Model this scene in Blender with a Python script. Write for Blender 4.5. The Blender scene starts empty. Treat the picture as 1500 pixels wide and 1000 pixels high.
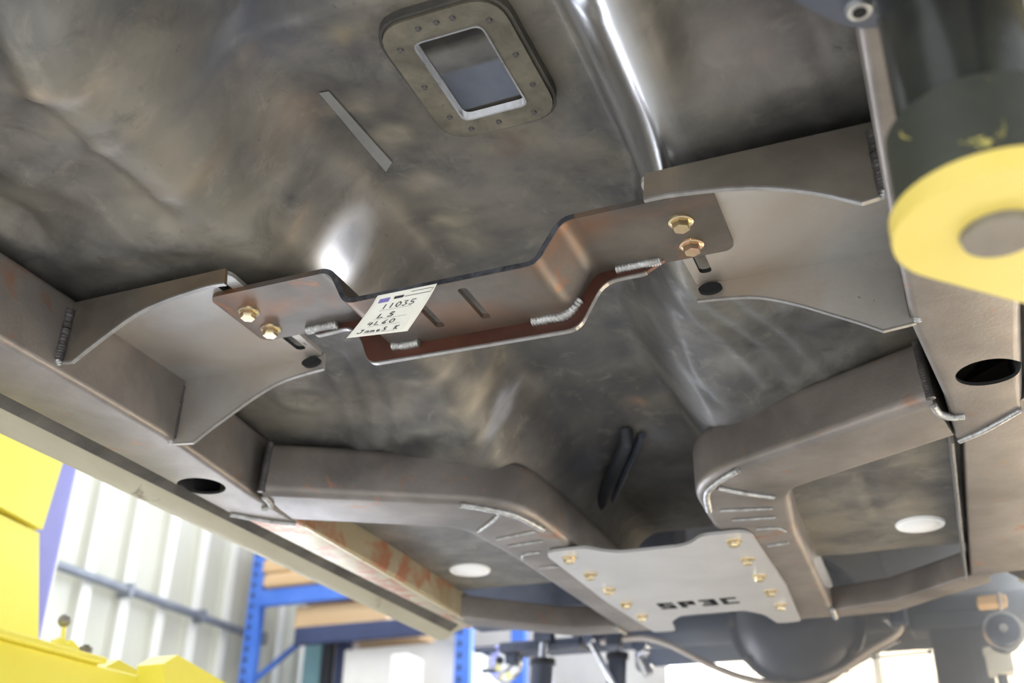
import bpy, bmesh, math, random
from mathutils import Vector, Matrix, noise
random.seed(7)
C = bpy.context.scene.collection
scn = bpy.context.scene
PI = math.pi

# ------------------------------------------------------------ camera, world, light, exposure
CAM = Vector((0.423, 0.0, 1.5)); FPX = 1553.0
R = Matrix(((.926, .1656, .3385), (.3767, -.4347, -.8182), (.0116, .8851, -.4652)))
cx, cy = R.col[0].normalized(), R.col[1].copy()
cy = (cy - cx * cx.dot(cy)).normalized(); cz = cx.cross(cy)
cd = bpy.data.cameras.new('camera'); cam = bpy.data.objects.new('camera', cd); C.objects.link(cam)
cam.matrix_world = Matrix.Translation(CAM) @ Matrix((cx, cy, cz)).transposed().to_4x4()
cd.lens = FPX / 1500 * 36; cd.sensor_width = 36; cd.clip_start = 0.02; cd.clip_end = 60
cd.dof.use_dof = True; cd.dof.focus_distance = 1.08; cd.dof.aperture_fstop = 5.0
scn.camera = cam
w = bpy.data.worlds.new('world'); scn.world = w; w.use_nodes = True
w.node_tree.nodes['Background'].inputs[0].default_value = (.94, .97, 1, 1)
w.node_tree.nodes['Background'].inputs[1].default_value = 0.9
scn.view_settings.view_transform = 'Standard'; scn.view_settings.look = 'None'
scn.view_settings.gamma = 1; scn.view_settings.use_curve_mapping = False
scn.view_settings.exposure = 0.58

def area(name, loc, target, sx, sy, power, col=(1, 1, 1)):
    l = bpy.data.lights.new(name, 'AREA'); l.shape = 'RECTANGLE'; l.size = sx; l.size_y = sy
    l.energy = power; l.color = col
    o = bpy.data.objects.new(name, l); C.objects.link(o); o.location = loc
    o.rotation_euler = (Vector(target) - Vector(loc)).to_track_quat('-Z', 'Y').to_euler()
    return o
LIGHTS = [  # lamps out of view, added to lighten underbody and shop
    area('added_light', (1.7, 2.05, 1.30), (-.14, .87, 2.13), .7, .6, 4, (.86, .9, 1)),  # added for the pale patch on the tunnel wall
    area('overhead_fill', (-1.6, 3.6, 5.6), (-2.0, 4.0, 0), .4, 5.0, 50, (1, 1, .97)),  # unseen overhead lamps, added to lighten wall and floor
    area('overhead_fill', (2.4, 3.6, 5.6), (2.4, 3.6, 0), .4, 4.0, 110, (1, 1, .98)),
    area('added_light', (1.6, 3.9, .7), (0, 1.7, 2.0), 1.6, .9, 86, (.93, .96, 1)),
    area('added_light', (1.5, -1.4, .5), (-.1, 1.0, 2.1), 1.8, 1.2, 10, (1, .97, .92)),
    area('added_light', (-1.7, .1, .6), (-.2, 1.0, 2.1), 1.6, 1.2, 8, (1, .97, .92)),
    area('added_light', (-2.5, 3.3, 1.15), (.22, .75, 2.08), 1.5, .9, 34, (.84, .89, 1)),  # added for the bright band along the tunnel edge
]

# ------------------------------------------------------------ helpers
def P(px, py, y=None, x=None, z=None):
    """point of the camera ray of a measured photograph position on a plane of known depth"""
    d = R @ Vector(((px - 750) / FPX, -(py - 500) / FPX, -1))
    t = y / d.y if y is not None else ((x - CAM.x) / d.x if x is not None else (z - CAM.z) / d.z)
    return CAM + d * t

def link(name, me, mat=None, parent=None):
    o = bpy.data.objects.new(name, me); C.objects.link(o)
    if mat and not me.materials: me.materials.append(mat)
    if parent: o.parent = parent
    return o
def obj(name, bm, mat, parent=None, smooth=None):
    bmesh.ops.recalc_face_normals(bm, faces=bm.faces)
    me = bpy.data.meshes.new(name); bm.to_mesh(me); bm.free()
    if smooth is not None:
        me.shade_smooth()
        me.set_sharp_from_angle(angle=math.radians(smooth))
    return link(name, me, mat, parent)
def thing(name, label, cat, loc=(0, 0, 0), group=None, rot=(0, 0, 0)):
    o = bpy.data.objects.new(name, None); C.objects.link(o); o.location = loc; o.rotation_euler = rot
    o.empty_display_size = .05
    o['label'] = label; o['category'] = cat
    if group: o['group'] = group
    return o
def tag(o, label, cat, group=None):
    o['label'] = label; o['category'] = cat
    if group: o['group'] = group
    return o
def place(parent, *objs):
    """keep world coordinates of children under an empty that is not at the origin"""
    for o in objs: o.matrix_parent_inverse = Matrix.Translation(parent.location).inverted()
def box(bm, a, b, M=None):
    r = bmesh.ops.create_cube(bm, size=1)
    c = [(a[i] + b[i]) / 2 for i in range(3)]; s = [abs(b[i] - a[i]) for i in range(3)]
    for v in r['verts']:
        p = Vector((c[0] + v.co.x * s[0], c[1] + v.co.y * s[1], c[2] + v.co.z * s[2]))
        v.co = M @ p if M else p
    return r['verts']
def bbox(a, b, bev=.002, M=None):
    bm = bmesh.new(); box(bm, a, b, M)
    bmesh.ops.bevel(bm, geom=bm.edges[:], offset=bev, segments=2, affect='EDGES', profile=.5)
    return bm
def prism(pts, o0, d, bm=None):
    """extrude the closed 3-D outline by vector d"""
    bm = bm or bmesh.new()
    o0 = Vector(o0)
    a = [bm.verts.new(Vector(p) + o0) for p in pts]; b = [bm.verts.new(Vector(p) + o0 + Vector(d)) for p in pts]
    bm.faces.new(a); bm.faces.new(list(reversed(b)))
    n = len(pts)
    for i in range(n): bm.faces.new((a[i], b[i], b[(i + 1) % n], a[(i + 1) % n]))
    return bm
def cyl(bm, p0, p1, r0, r1=None, n=20, caps=True):
    r1 = r0 if r1 is None else r1
    p0, p1 = Vector(p0), Vector(p1); q = (p1 - p0).to_track_quat('Z', 'Y')
    A = [bm.verts.new(p0 + q @ Vector((r0 * math.cos(2 * PI * i / n), r0 * math.sin(2 * PI * i / n), 0))) for i in range(n)]
    B = [bm.verts.new(p1 + q @ Vector((r1 * math.cos(2 * PI * i / n), r1 * math.sin(2 * PI * i / n), 0))) for i in range(n)]
    for i in range(n): bm.faces.new((A[i], A[(i + 1) % n], B[(i + 1) % n], B[i]))
    if caps: bm.faces.new(list(reversed(A))); bm.faces.new(B)
def tube(bm, pts, r, n=10, rf=None):
    pts = [Vector(p) for p in pts]; rings = []
    for i, p in enumerate(pts):
        d = (pts[min(i + 1, len(pts) - 1)] - pts[max(i - 1, 0)]).normalized()
        q = d.to_track_quat('Z', 'Y'); rr = rf(i) if rf else r
        rings.append([bm.verts.new(p + q @ Vector((rr * math.cos(2 * PI * k / n), rr * math.sin(2 * PI * k / n), 0))) for k in range(n)])
    for a, b in zip(rings, rings[1:]):
        for k in range(n): bm.faces.new((a[k], a[(k + 1) % n], b[(k + 1) % n], b[k]))
    bm.faces.new(list(reversed(rings[0]))); bm.faces.new(rings[-1])
def spline(pts, n):
    pts = [Vector(p) for p in pts]; out = []
    P_ = [pts[0] * 2 - pts[1]] + pts + [pts[-1] * 2 - pts[-2]]
    for i in range(1, len(P_) - 2):
        for k in range(n):
            t = k / n; a, b, c, d = P_[i - 1:i + 3]
            out.append(.5 * ((2 * b) + (c - a) * t + (2 * a - 5 * b + 4 * c - d) * t * t + (3 * b - 3 * c + d - a) * t ** 3))
    out.append(pts[-1]); return out
def rounded(pts, r, seg=4):
    """round every corner of a closed 2-D outline; r is one radius or a list"""
    out = []; n = len(pts)
    for i in range(n):
        p = Vector(pts[i]); a = Vector(pts[i - 1]); b = Vector(pts[(i + 1) % n])
        rr = r[i] if isinstance(r, (list, tuple)) else r
        u, v = (a - p), (b - p); m = min(rr, u.length * .45, v.length * .45)
        if m < 1e-5: out.append(p); continue
        s, e = p + u.normalized() * m, p + v.normalized() * m
        for k in range(seg + 1):
            t = k / seg; out.append(s * (1 - t) ** 2 + p * 2 * t * (1 - t) + e * t * t)
    return out
def carve(o, cutters):
    """apply boolean differences now; the cutters are removed"""
    par = o.parent; o.parent = None
    for c in cutters:
        m = o.modifiers.new('b', 'BOOLEAN'); m.object = c; m.operation = 'DIFFERENCE'; m.solver = 'EXACT'; m.material_mode = 'TRANSFER'
    bpy.context.view_layer.update()
    dg = bpy.context.evaluated_depsgraph_get()
    me = bpy.data.meshes.new_from_object(o.evaluated_get(dg)); o.modifiers.clear(); o.data = me
    for c in cutters: bpy.data.objects.remove(c)
    o.parent = par
def weld(name, pts, r, parent, mat=None, flat=1.0, n=None):
    pts = [Vector(p) for p in pts]
    L = sum((b - a).length for a, b in zip(pts, pts[1:])); k = max(2, int(L / (r * .16) / max(1, len(pts) - 1)))
    path = spline(pts, k); N = len(path)
    bm = bmesh.new()
    tube(bm, path, r, 10, lambda i: r * (.30 if i in (0, N - 1) else 1) * (.93 + (.05 if mat and mat.name == 'weld_dark' else .14) * abs(math.sin(i * .8)) + .08 * noise.noise(Vector((i * .13, L * 9, 0)))))
    return obj(name, bm, mat or M['weld'], parent, 50)

# ------------------------------------------------------------ materials
M = {}
def mat(name, c1, c2, metal=0, rough=.5, rvar=.1, scale=8, stretch=(1, 1, 1), bump=.1, fine=60, spots=None, coat=0, rot=(0, 0, 0), c3=None, smoky=None):
    m = bpy.data.materials.new(name); m.use_nodes = True; M[name] = m
    nt = m.node_tree; N = nt.nodes; L = nt.links; b = N['Principled BSDF']
    tc = N.new('ShaderNodeTexCoord'); mp = N.new('ShaderNodeMapping'); mp.inputs['Scale'].default_value = stretch
    mp.inputs['Rotation'].default_value = rot
    L.new(tc.outputs['Object'], mp.inputs[0])
    def nz(s, det=6, r=.6, dist=0, src=mp):
        n = N.new('ShaderNodeTexNoise'); n.inputs['Scale'].default_value = s; n.inputs['Detail'].default_value = det
        n.inputs['Roughness'].default_value = r; n.inputs['Distortion'].default_value = dist
        L.new(src.outputs[0] if src is mp else src.outputs['Object'], n.inputs[0]); return n.outputs['Fac']
    def ramp(f, lo, hi, ca=(0, 0, 0, 1), cb=(1, 1, 1, 1)):
        r = N.new('ShaderNodeValToRGB'); r.color_ramp.elements[0].position = lo; r.color_ramp.elements[1].position = hi
        r.color_ramp.elements[0].color = ca; r.color_ramp.elements[1].color = cb; L.new(f, r.inputs[0]); return r.outputs[0]
    def mix(f, a, c, k=1):
        x = N.new('ShaderNodeMix'); x.data_type = 'RGBA'
        if f is None: x.inputs[0].default_value = k
        else: L.new(f, x.inputs[0])
        for s, v in ((6, a), (7, c)):
            if isinstance(v, (tuple, list)): x.inputs[s].default_value = (*v[:3], 1)
            else: L.new(v, x.inputs[s])
        return x.outputs[2]
    n1 = nz(scale, 8, .62, .4)
    col = mix(ramp(n1, .36, .66), c1, c2)
    if c3: col = mix(ramp(nz(scale * .45, 4, .5, .8, tc), .50, .68), col, c3)
    if smoky: col = mix(ramp(nz(scale * .3, 5, .55, 1.2, tc), .48, .70), col, smoky)
    if spots:
        for sc_, lo, hi, scol in spots: col = mix(ramp(nz(sc_, 7, .65, .6, tc), lo, hi), col, scol)
    L.new(col, b.inputs['Base Color'])
    b.inputs['Metallic'].default_value = metal
    rr = N.new('ShaderNodeMapRange'); rr.inputs[3].default_value = max(.04, rough - rvar); rr.inputs[4].default_value = rough + rvar
    L.new(nz(scale * 1.7, 5), rr.inputs[0]); L.new(rr.outputs[0], b.inputs['Roughness'])
    if coat: b.inputs['Coat Weight'].default_value = coat; b.inputs['Coat Roughness'].default_value = .12
    if bump:
        bp = N.new('ShaderNodeBump'); bp.inputs['Strength'].default_value = bump; bp.inputs['Distance'].default_value = .002
        L.new(nz(fine, 5, .6), bp.inputs['Height']); L.new(bp.outputs[0], b.inputs['Normal'])
    return m
def glow(name, col, s):
    m = bpy.data.materials.new(name); m.use_nodes = True; M[name] = m
    b = m.node_tree.nodes['Principled BSDF']; b.inputs['Base Color'].default_value = (*col, 1)
    b.inputs['Emission Color'].default_value = (*col, 1); b.inputs['Emission Strength'].default_value = s
    return m
mat('pan', (.112, .108, .102), (.215, .204, .184), .40, .55, .10, 9, (1.5, 1.5, .4), .28, 55, coat=.05, c3=(.25, .225, .18), smoky=(.075, .073, .075), spots=[(30, .56, .95, (.34, .315, .265)), (22, .56, .92, (.05, .048, .05)), (75, .66, .76, (.07, .065, .06)), (140, .70, .78, (.34, .31, .26))])
mat('ring', (.135, .12, .09), (.235, .21, .16), .5, .5, .1, 30, bump=.3, fine=160, spots=[(40, .64, .7, (.09, .075, .055))])
mat('rail', (.22, .196, .178), (.31, .278, .254), .62, .46, .08, 9, bump=.15, fine=200, spots=[(9, .61, .72, (.33, .15, .085)), (26, .64, .70, (.38, .19, .12))], smoky=(.15, .135, .125))
mat('rusty_rail', (.34, .28, .17), (.42, .36, .25), .4, .45, .1, 9, bump=.15, spots=[(14, .50, .60, (.36, .15, .08))])
mat('rail_inside', (.02, .02, .02), (.03, .03, .03), .2, .8)
mat('bracket', (.43, .42, .405), (.53, .515, .495), .65, .44, .08, 11, bump=.12, fine=160, spots=[(70, .70, .73, (.14, .12, .11))], c3=(.44, .38, .32))
mat('strip', (.115, .098, .082), (.165, .143, .122), .6, .48, .1, 10, bump=.1, fine=160, c3=(.215, .105, .055), smoky=(.075, .07, .07), spots=[(14, .60, .70, (.27, .12, .06))])
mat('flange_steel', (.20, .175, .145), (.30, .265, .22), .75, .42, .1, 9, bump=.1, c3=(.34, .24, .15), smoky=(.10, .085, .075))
mat('cut_edge', (.035, .035, .04), (.16, .165, .19), .6, .35, .1, 40, bump=.1)
mat('rib', (.085, .032, .022), (.15, .06, .04), .5, .42, .1, 12, bump=.1, smoky=(.08, .04, .03))
mat('bright_edge', (.36, .345, .33), (.26, .25, .24), .7, .4, .1, 60)
mat('sawn_lip', (.5, .5, .52), (.4, .4, .4), .8, .3, .1, 60)
mat('weld', (.55, .56, .56), (.30, .29, .28), .8, .35, .1, 90, bump=.4, fine=300)
mat('weld_dark', (.09, .085, .085), (.16, .15, .15), .7, .4, .1, 60, bump=.4, fine=300)
mat('zinc', (.62, .56, .30), (.66, .50, .36), .95, .24, .06, 60, bump=.05)
mat('zinc_pink', (.70, .42, .33), (.62, .52, .33), .95, .24, .06, 60, bump=.05)
mat('plate', (.54, .535, .535), (.61, .60, .60), .6, .42, .06, 7, bump=.1, fine=160)
mat('dark_void', (.008, .008, .01), (.014, .014, .016), 0, .9, 0, 8, bump=0)
mat('paper', (.74, .73, .66), (.77, .76, .70), 0, .8, .05, 40, bump=.05)
mat('disc_white', (.93, .93, .93), (.95, .95, .95), 0, .5, .05, 20, bump=0)
mat('strip_grey', (.24, .245, .24), (.30, .30, .295), .3, .45, .1, 20)
mat('ink', (.02, .018, .03), (.03, .025, .04), 0, .7, 0, 30, bump=0)
mat('print_grey', (.35, .35, .36), (.4, .4, .4), 0, .7, 0, 30, bump=0)
mat('print_purple', (.16, .13, .42), (.2, .17, .45), 0, .7, 0, 30, bump=0)
mat('sill', (.40, .36, .25), (.50, .47, .36), .35, .45, .1, 8, (1, .3, 1), .15, 90, spots=[(12, .62, .7, (.20, .16, .10))])
mat('groove', (.07, .065, .06), (.15, .14, .12), .4, .6, .1, 10, bump=.2)
mat('pinch', (.62, .55, .36), (.70, .62, .44), .4, .4, .1, 14, bump=.1, spots=[(22, .56, .64, (.42, .17, .09))])
mat('cabin', (.09, .10, .125), (.16, .17, .20), .4, .55, .1, 4, bump=.1)
mat('black_paint', (.028, .03, .028), (.055, .06, .052), .45, .22, .08, 9, bump=.12, spots=[(30, .66, .70, (.14, .15, .12))])
mat('chipped_black', (.03, .034, .028), (.06, .065, .045), .2, .5, .1, 12, bump=.2, spots=[(55, .62, .66, (.50, .44, .12))])
mat('yellow', (.85, .66, .14), (.90, .72, .18), 0, .38, .05, 5, bump=.03)
mat('yellow_lift', (.90, .80, .10), (.95, .85, .14), 0, .35, .05, 5, bump=.03)
mat('screw_steel', (.22, .2, .18), (.3, .28, .25), .7, .5, .1, 20)
mat('blue_column', (.22, .22, .62), (.26, .26, .68), 0, .4, .05, 4, bump=0)
mat('rack_blue', (.05, .16, .62), (.08, .21, .70), 0, .4, .05, 4, bump=0)
mat('wall_sheet', (.56, .56, .48), (.64, .64, .56), 0, .55, .1, 3, (1, 1, .3), .05)
mat('wall_trim', (.88, .88, .82), (.92, .92, .86), 0, .5, .1, 3, bump=0)
mat('back_wall', (.62, .60, .56), (.7, .68, .64), 0, .7, .1, 3)
mat('conduit', (.22, .24, .28), (.3, .32, .36), .4, .4, .1, 8)
mat('concrete', (.42, .42, .41), (.52, .52, .5), 0, .6, .1, 2, bump=.1)
mat('wood', (.58, .38, .20), (.70, .50, .29), 0, .6, .1, 4, (.3, 5, 5), .2, 30)
mat('teal', (.20, .38, .42), (.26, .44, .48), 0, .6, .1, 4)
mat('pale', (.70, .67, .64), (.78, .76, .73), 0, .6, .1, 4)
mat('navy', (.02, .03, .09), (.03, .045, .12), 0, .5, .1, 4)
mat('black_rubber', (.02, .022, .028), (.035, .037, .045), 0, .5, .1, 12)
mat('axle', (.07, .08, .11), (.12, .135, .18), .5, .4, .1, 8)
mat('bar_tan', (.50, .44, .40), (.60, .55, .50), .4, .4, .1, 8)
mat('chrome', (.85, .87, .92), (.75, .78, .85), 1, .15, .05, 8, bump=0)
mat('clear_sheen', (.18, .175, .165), (.24, .23, .21), .8, .08, .03, 4, bump=0)
glow('daylight', (.80, .88, 1.0), 7.0)
glow('panel_glow', (.85, .9, 1.0), 2.0)

# ------------------------------------------------------------ setting
def struct(name, bm, m, parent=None, smooth=None):
    o = obj(name, bm, m, parent, smooth)
    if parent is None: o['kind'] = 'structure'
    return o
bm = bmesh.new(); box(bm, (-4.7, -3, -.1), (5, 8.3, 0)); struct('floor', bm, M['concrete'])
# ribbed sheet wall at the left (profile repeated along y)
bm = bmesh.new(); prof = []; y = -3.0
while y < 8.2:
    prof += [(-4.5, y), (-4.5, y + .24), (-4.46, y + .27), (-4.46, y + .32), (-4.5, y + .35)]; y += .35
lo = [bm.verts.new((x, y, 0)) for x, y in prof]; hi = [bm.verts.new((x, y, 6.0)) for x, y in prof]
for i in range(len(prof) - 1): bm.faces.new((lo[i], lo[i + 1], hi[i + 1], hi[i]))
wl = struct('wall_left', bm, M['wall_sheet'])
rib0 = None; y = -3.0
while y < 8.1:
    if 3.5 < y < 8:
        if rib0 is None:
            rib0 = obj('sheet_rib', bbox((-.008, -.04, 0), (.012, .04, 6.0), .003), M['wall_trim'], wl); r_ = rib0
        else: r_ = rib0.copy(); C.objects.link(r_)
        r_.location = (-4.455, y + .295, 0)
    y += .35
bm = bmesh.new()
box(bm, (-4.7, 8.0, 0), (5, 8.15, 2.2)); box(bm, (-4.7, 8.0, 2.2), (-1.6, 8.15, 6.0)); box(bm, (4.4, 8.0, 2.2), (5, 8.15, 6.0)); box(bm, (-1.6, 8.0, 5.4), (4.4, 8.15, 6.0))
struct('wall_back', bm, M['back_wall'])
bm = bmesh.new(); box(bm, (-1.6, 8.1, 2.2), (4.4, 8.12, 5.4))
win = struct('window_1', bm, M['daylight'])
fr = bbox((-.03, -.04, 2.2), (.03, .04, 5.4), .004)
m0 = obj('mullion', fr, M['wall_trim'], win); m0.location = (-.1, 8.06, 0)
for x in (1.4, 2.9): m = m0.copy(); C.objects.link(m); m.location = (x, 8.06, 0)
bm = bmesh.new(); box(bm, (-4.44, -2.0, 4.2), (-4.42, 7.4, 5.3))
w2 = struct('glow_panel', bm, M['panel_glow'])  # unseen glowing panel added to reflect in the tunnel corner
m0 = obj('mullion', bbox((-.03, -.03, 4.16), (.03, .03, 5.34), .004), M['wall_trim'], w2); m0.location = (-4.41, -2.0, 0)  # bars across the added glowing panel
for y in (-.1, 1.8, 3.7, 5.6, 7.4): m = m0.copy(); C.objects.link(m); m.location = (-4.41, y, 0)
# conduit on the left wall
a = P(-60, 762, x=-4.40); b = P(372, 941, x=-4.40); zc = (a.z + b.z) / 2
bm = bmesh.new(); cyl(bm, (-4.40, a.y, zc), (-4.40, b.y, zc), .030, n=14)
cp = thing('conduit_pipe', 'dark grey horizontal pipe running along the ribbed pale wall', 'pipe', (-4.4, a.y, zc))
o = obj('pipe', bm, M['conduit'], cp, 40); place(cp, o)
for k in range(4):
    yy = a.y + .6 + k * .75
    o = obj('clamp', bbox((-4.47, yy - .02, zc - .045), (-4.36, yy + .02, zc + .045), .006), M['conduit'], cp); place(cp, o)

# ------------------------------------------------------------ car body: floor pan with tunnel, sill, roof
def sm(a, b, x):
    t = min(1, max(0, (x - a) / (b - a))); return t * t * (3 - 2 * t)
def flat(pts, z): return [Vector((p.x, p.y)) for p in (P(a, b, z=z) for a, b in pts)]
RIDGES = [  # (plan-view line, half width, height: minus sticks out towards the viewer)
 (flat([(190, 284), (255, 264), (322, 236)], 2.12), .008, -.004), (flat([(225, 322), (290, 288), (335, 240), (352, 200)], 2.12), .010, .006),
 (flat([(0, 255), (120, 300), (215, 345), (300, 345)], 2.12), .014, -.005), (flat([(0, 300), (40, 330), (100, 420)], 2.12), .012, .006),
 (flat([(130, 230), (190, 190), (225, 140)], 2.11), .006, -.003), (flat([(270, 60), (300, 0)], 2.11), .007, -.003),
 (flat([(350, 108), (420, 100), (440, 130)], 2.14), .010, -.004), (flat([(380, 330), (420, 345), (440, 330)], 2.12), .014, -.007),
 (flat([(940, 440), (975, 485), (1035, 508), (1075, 505)], 2.09), .006, .005), (flat([(955, 505), (1000, 560), (1050, 580), (1090, 570)], 2.09), .006, .005),
 (flat([(960, 450), (1020, 560), (1052, 625)], 2.09), .007, -.003), (flat([(1180, 90), (1200, 150), (1215, 205)], 2.10), .010, -.004), (flat([(1010, 118), (1100, 98), (1180, 90)], 2.10), .010, -.004),
 (flat([(765, 520), (720, 590), (640, 645)], 2.13), .010, .007), (flat([(700, 540), (660, 600), (600, 640)], 2.12), .008, .004), (flat([(590, 560), (560, 610), (520, 640)], 2.11), .012, -.005),
 (flat([(1260, 690), (1285, 760)], 2.05), .008, .004), (flat([(1160, 770), (1210, 778), (1290, 770)], 2.05), .008, -.004),
]
def seg_d(p, a, b):
    ab = b - a; t = max(0, min(1, (p - a).dot(ab) / max(1e-9, ab.length_squared))); return (p - a - ab * t).length
def ridge_z(x, y):
    p = Vector((x, y)); z = 0
    for L_, w_, h in RIDGES:
        if not (L_b[id(L_)][0] - .05 < x < L_b[id(L_)][1] + .05 and L_b[id(L_)][2] - .05 < y < L_b[id(L_)][3] + .05): continue
        d = min(seg_d(p, a, b) for a, b in zip(L_, L_[1:]))
        if d < w_ * 3: z += .7 * h * math.exp(-(d / w_) ** 2)
    return z
L_b = {id(L_): (min(p.x for p in L_), max(p.x for p in L_), min(p.y for p in L_), max(p.y for p in L_)) for L_, _, _ in RIDGES}
def floor_z(y):
    z = 2.105 - .055 * sm(1.14, 1.36, y)
    z += .16 * (max(0, .5 - y)) / .25
    z += .30 * sm(1.93, 2.02, y)
    return z
def roof_z(y):
    return 2.222 - .05 * sm(.95, 1.35, y) - .045 * sm(1.35, 1.75, y) + .03 * (1 - sm(.585, .60, y)) + .30 * sm(1.93, 2.10, y)
def ramp2(a, b, x, ka, kb):
    t = min(1, max(0, (x - a) / (b - a))); g = 1 / (1 - ka / 2 - kb / 2)
    if t < ka: return g * t * t / (2 * ka)
    if t > 1 - kb: return 1 - g * (1 - t) ** 2 / (2 * kb)
    return g * (t - ka / 2)
def ramp_s(a, b, x, k):
    """straight wall between a and b with a fillet of width k at both ends"""
    t = min(1, max(0, (x - a) / (b - a))); g = 1 / (1 - k)
    if t < k: return g * t * t / (2 * k)
    if t > 1 - k: return 1 - g * (1 - t) ** 2 / (2 * k)
    return g * (t - k / 2)
def pan_z(x, y):
    f = floor_z(y); r = roof_z(y)
    wb = .212 - .042 * sm(.72, .98, y)
    tl = -.085 + .02 * sm(.95, 1.2, y); tr = .184 - .10 * sm(.90, 1.2, y)
    s = ramp_s(-wb, tl, x, .38) if x < 0 else ramp2(-wb - .052, -tr, -x, .74, .12)
    if y > 1.95: s *= 1
    z = f + (r - f) * s
    fl = 1 - s
    # pressed recesses and beads of the flat floors
    ax = abs(x)
    rec = (sm(.225, .26, ax) if x < 0 else sm(.275, .31, ax)) * (1 - sm(.40, .425, ax)) * sm(.33, .40, y) * (1 - sm(.66, .735, y))
    z += .022 * rec * fl
    if y < 1.25:
        for c, k in ((.52, .006), (.60, .005)):
            d = y - c - (ax - .3) * .25; z -= k * math.exp(-(d / .012) ** 2) * fl * rec
    # round embossed seat-mount pad and diagonal swages behind the crossmember
    d = math.hypot((ax - .345), (y - 1.115)); z += (-.004 * math.exp(-((d - .035) / .010) ** 2)) * fl
    if .98 < y < 1.25:
        for k in range(3):
            q = (ax - .17 - k * .035) - (y - .98) * .35; z -= .006 * math.exp(-(q / .009) ** 2) * sm(.98, 1.04, y) * fl
    # toe board seam step
    if x < 0:
        q = y - (.395 + .12 * sm(-.62, -.18, x)); z -= .004 * (1 - sm(-.004, .004, q))
    for c in (1.5, 1.68):
        d = y - c; z -= .006 * math.exp(-(d / .018) ** 2) * fl * sm(.22, .26, ax) * (1 - sm(.36, .42, ax))
    n = noise.noise(Vector((x * 6, y * 6, 3))) * .0034 + noise.noise(Vector((x * 17, y * 14, 9))) * .0006
    n *= 1 - .85 * math.exp(-((x - .22) / .045) ** 4)
    return z + n + ridge_z(x, y)
body = thing('car_body', 'bare grey steel floor pan and tunnel seen from beneath the raised car', 'car body', (0, 1.2, 2.1))
x0, x1, y0, y1, st = -.60, .60, .22, 2.46, .0075
nx, ny = int(round((x1 - x0) / st)), int(round((y1 - y0) / st))
bm = bmesh.new()
V = [[bm.verts.new((x0 + i * st, y0 + j * st, pan_z(x0 + i * st, y0 + j * st))) for j in range(ny + 1)] for i in range(nx + 1)]
HX0, HX1, HY0, HY1 = .046, .116, .657, .775
HOLES = [(-.402, 1.80), (.405, 1.80)]
def in_hatch(x, y, g=0): return HX0 - g < x < HX1 + g and HY0 - g < y < HY1 + g
for i in range(nx):
    for j in range(ny):
        cxm, cym = x0 + (i + .5) * st, y0 + (j + .5) * st
        if in_hatch(cxm, cym): continue
        if any(math.hypot(cxm - a, (cym - b)) < .037 for a, b in HOLES): continue
        bm.faces.new((V[i][j], V[i + 1][j], V[i + 1][j + 1], V[i][j + 1]))
for v in bm.verts:
    for a, b in HOLES:
        d = math.hypot(v.co.x - a, v.co.y - b)
        if d < .047 and any(len(e.link_faces) == 1 for e in v.link_edges):
            v.co.x = a + (v.co.x - a) * .038 / d; v.co.y = b + (v.co.y - b) * .038 / d
for v in [v for v in bm.verts if not v.link_faces]: bm.verts.remove(v)
pan = obj('floor_pan', bm, M['pan'], body); pan.data.shade_smooth(); place(body, pan)
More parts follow.
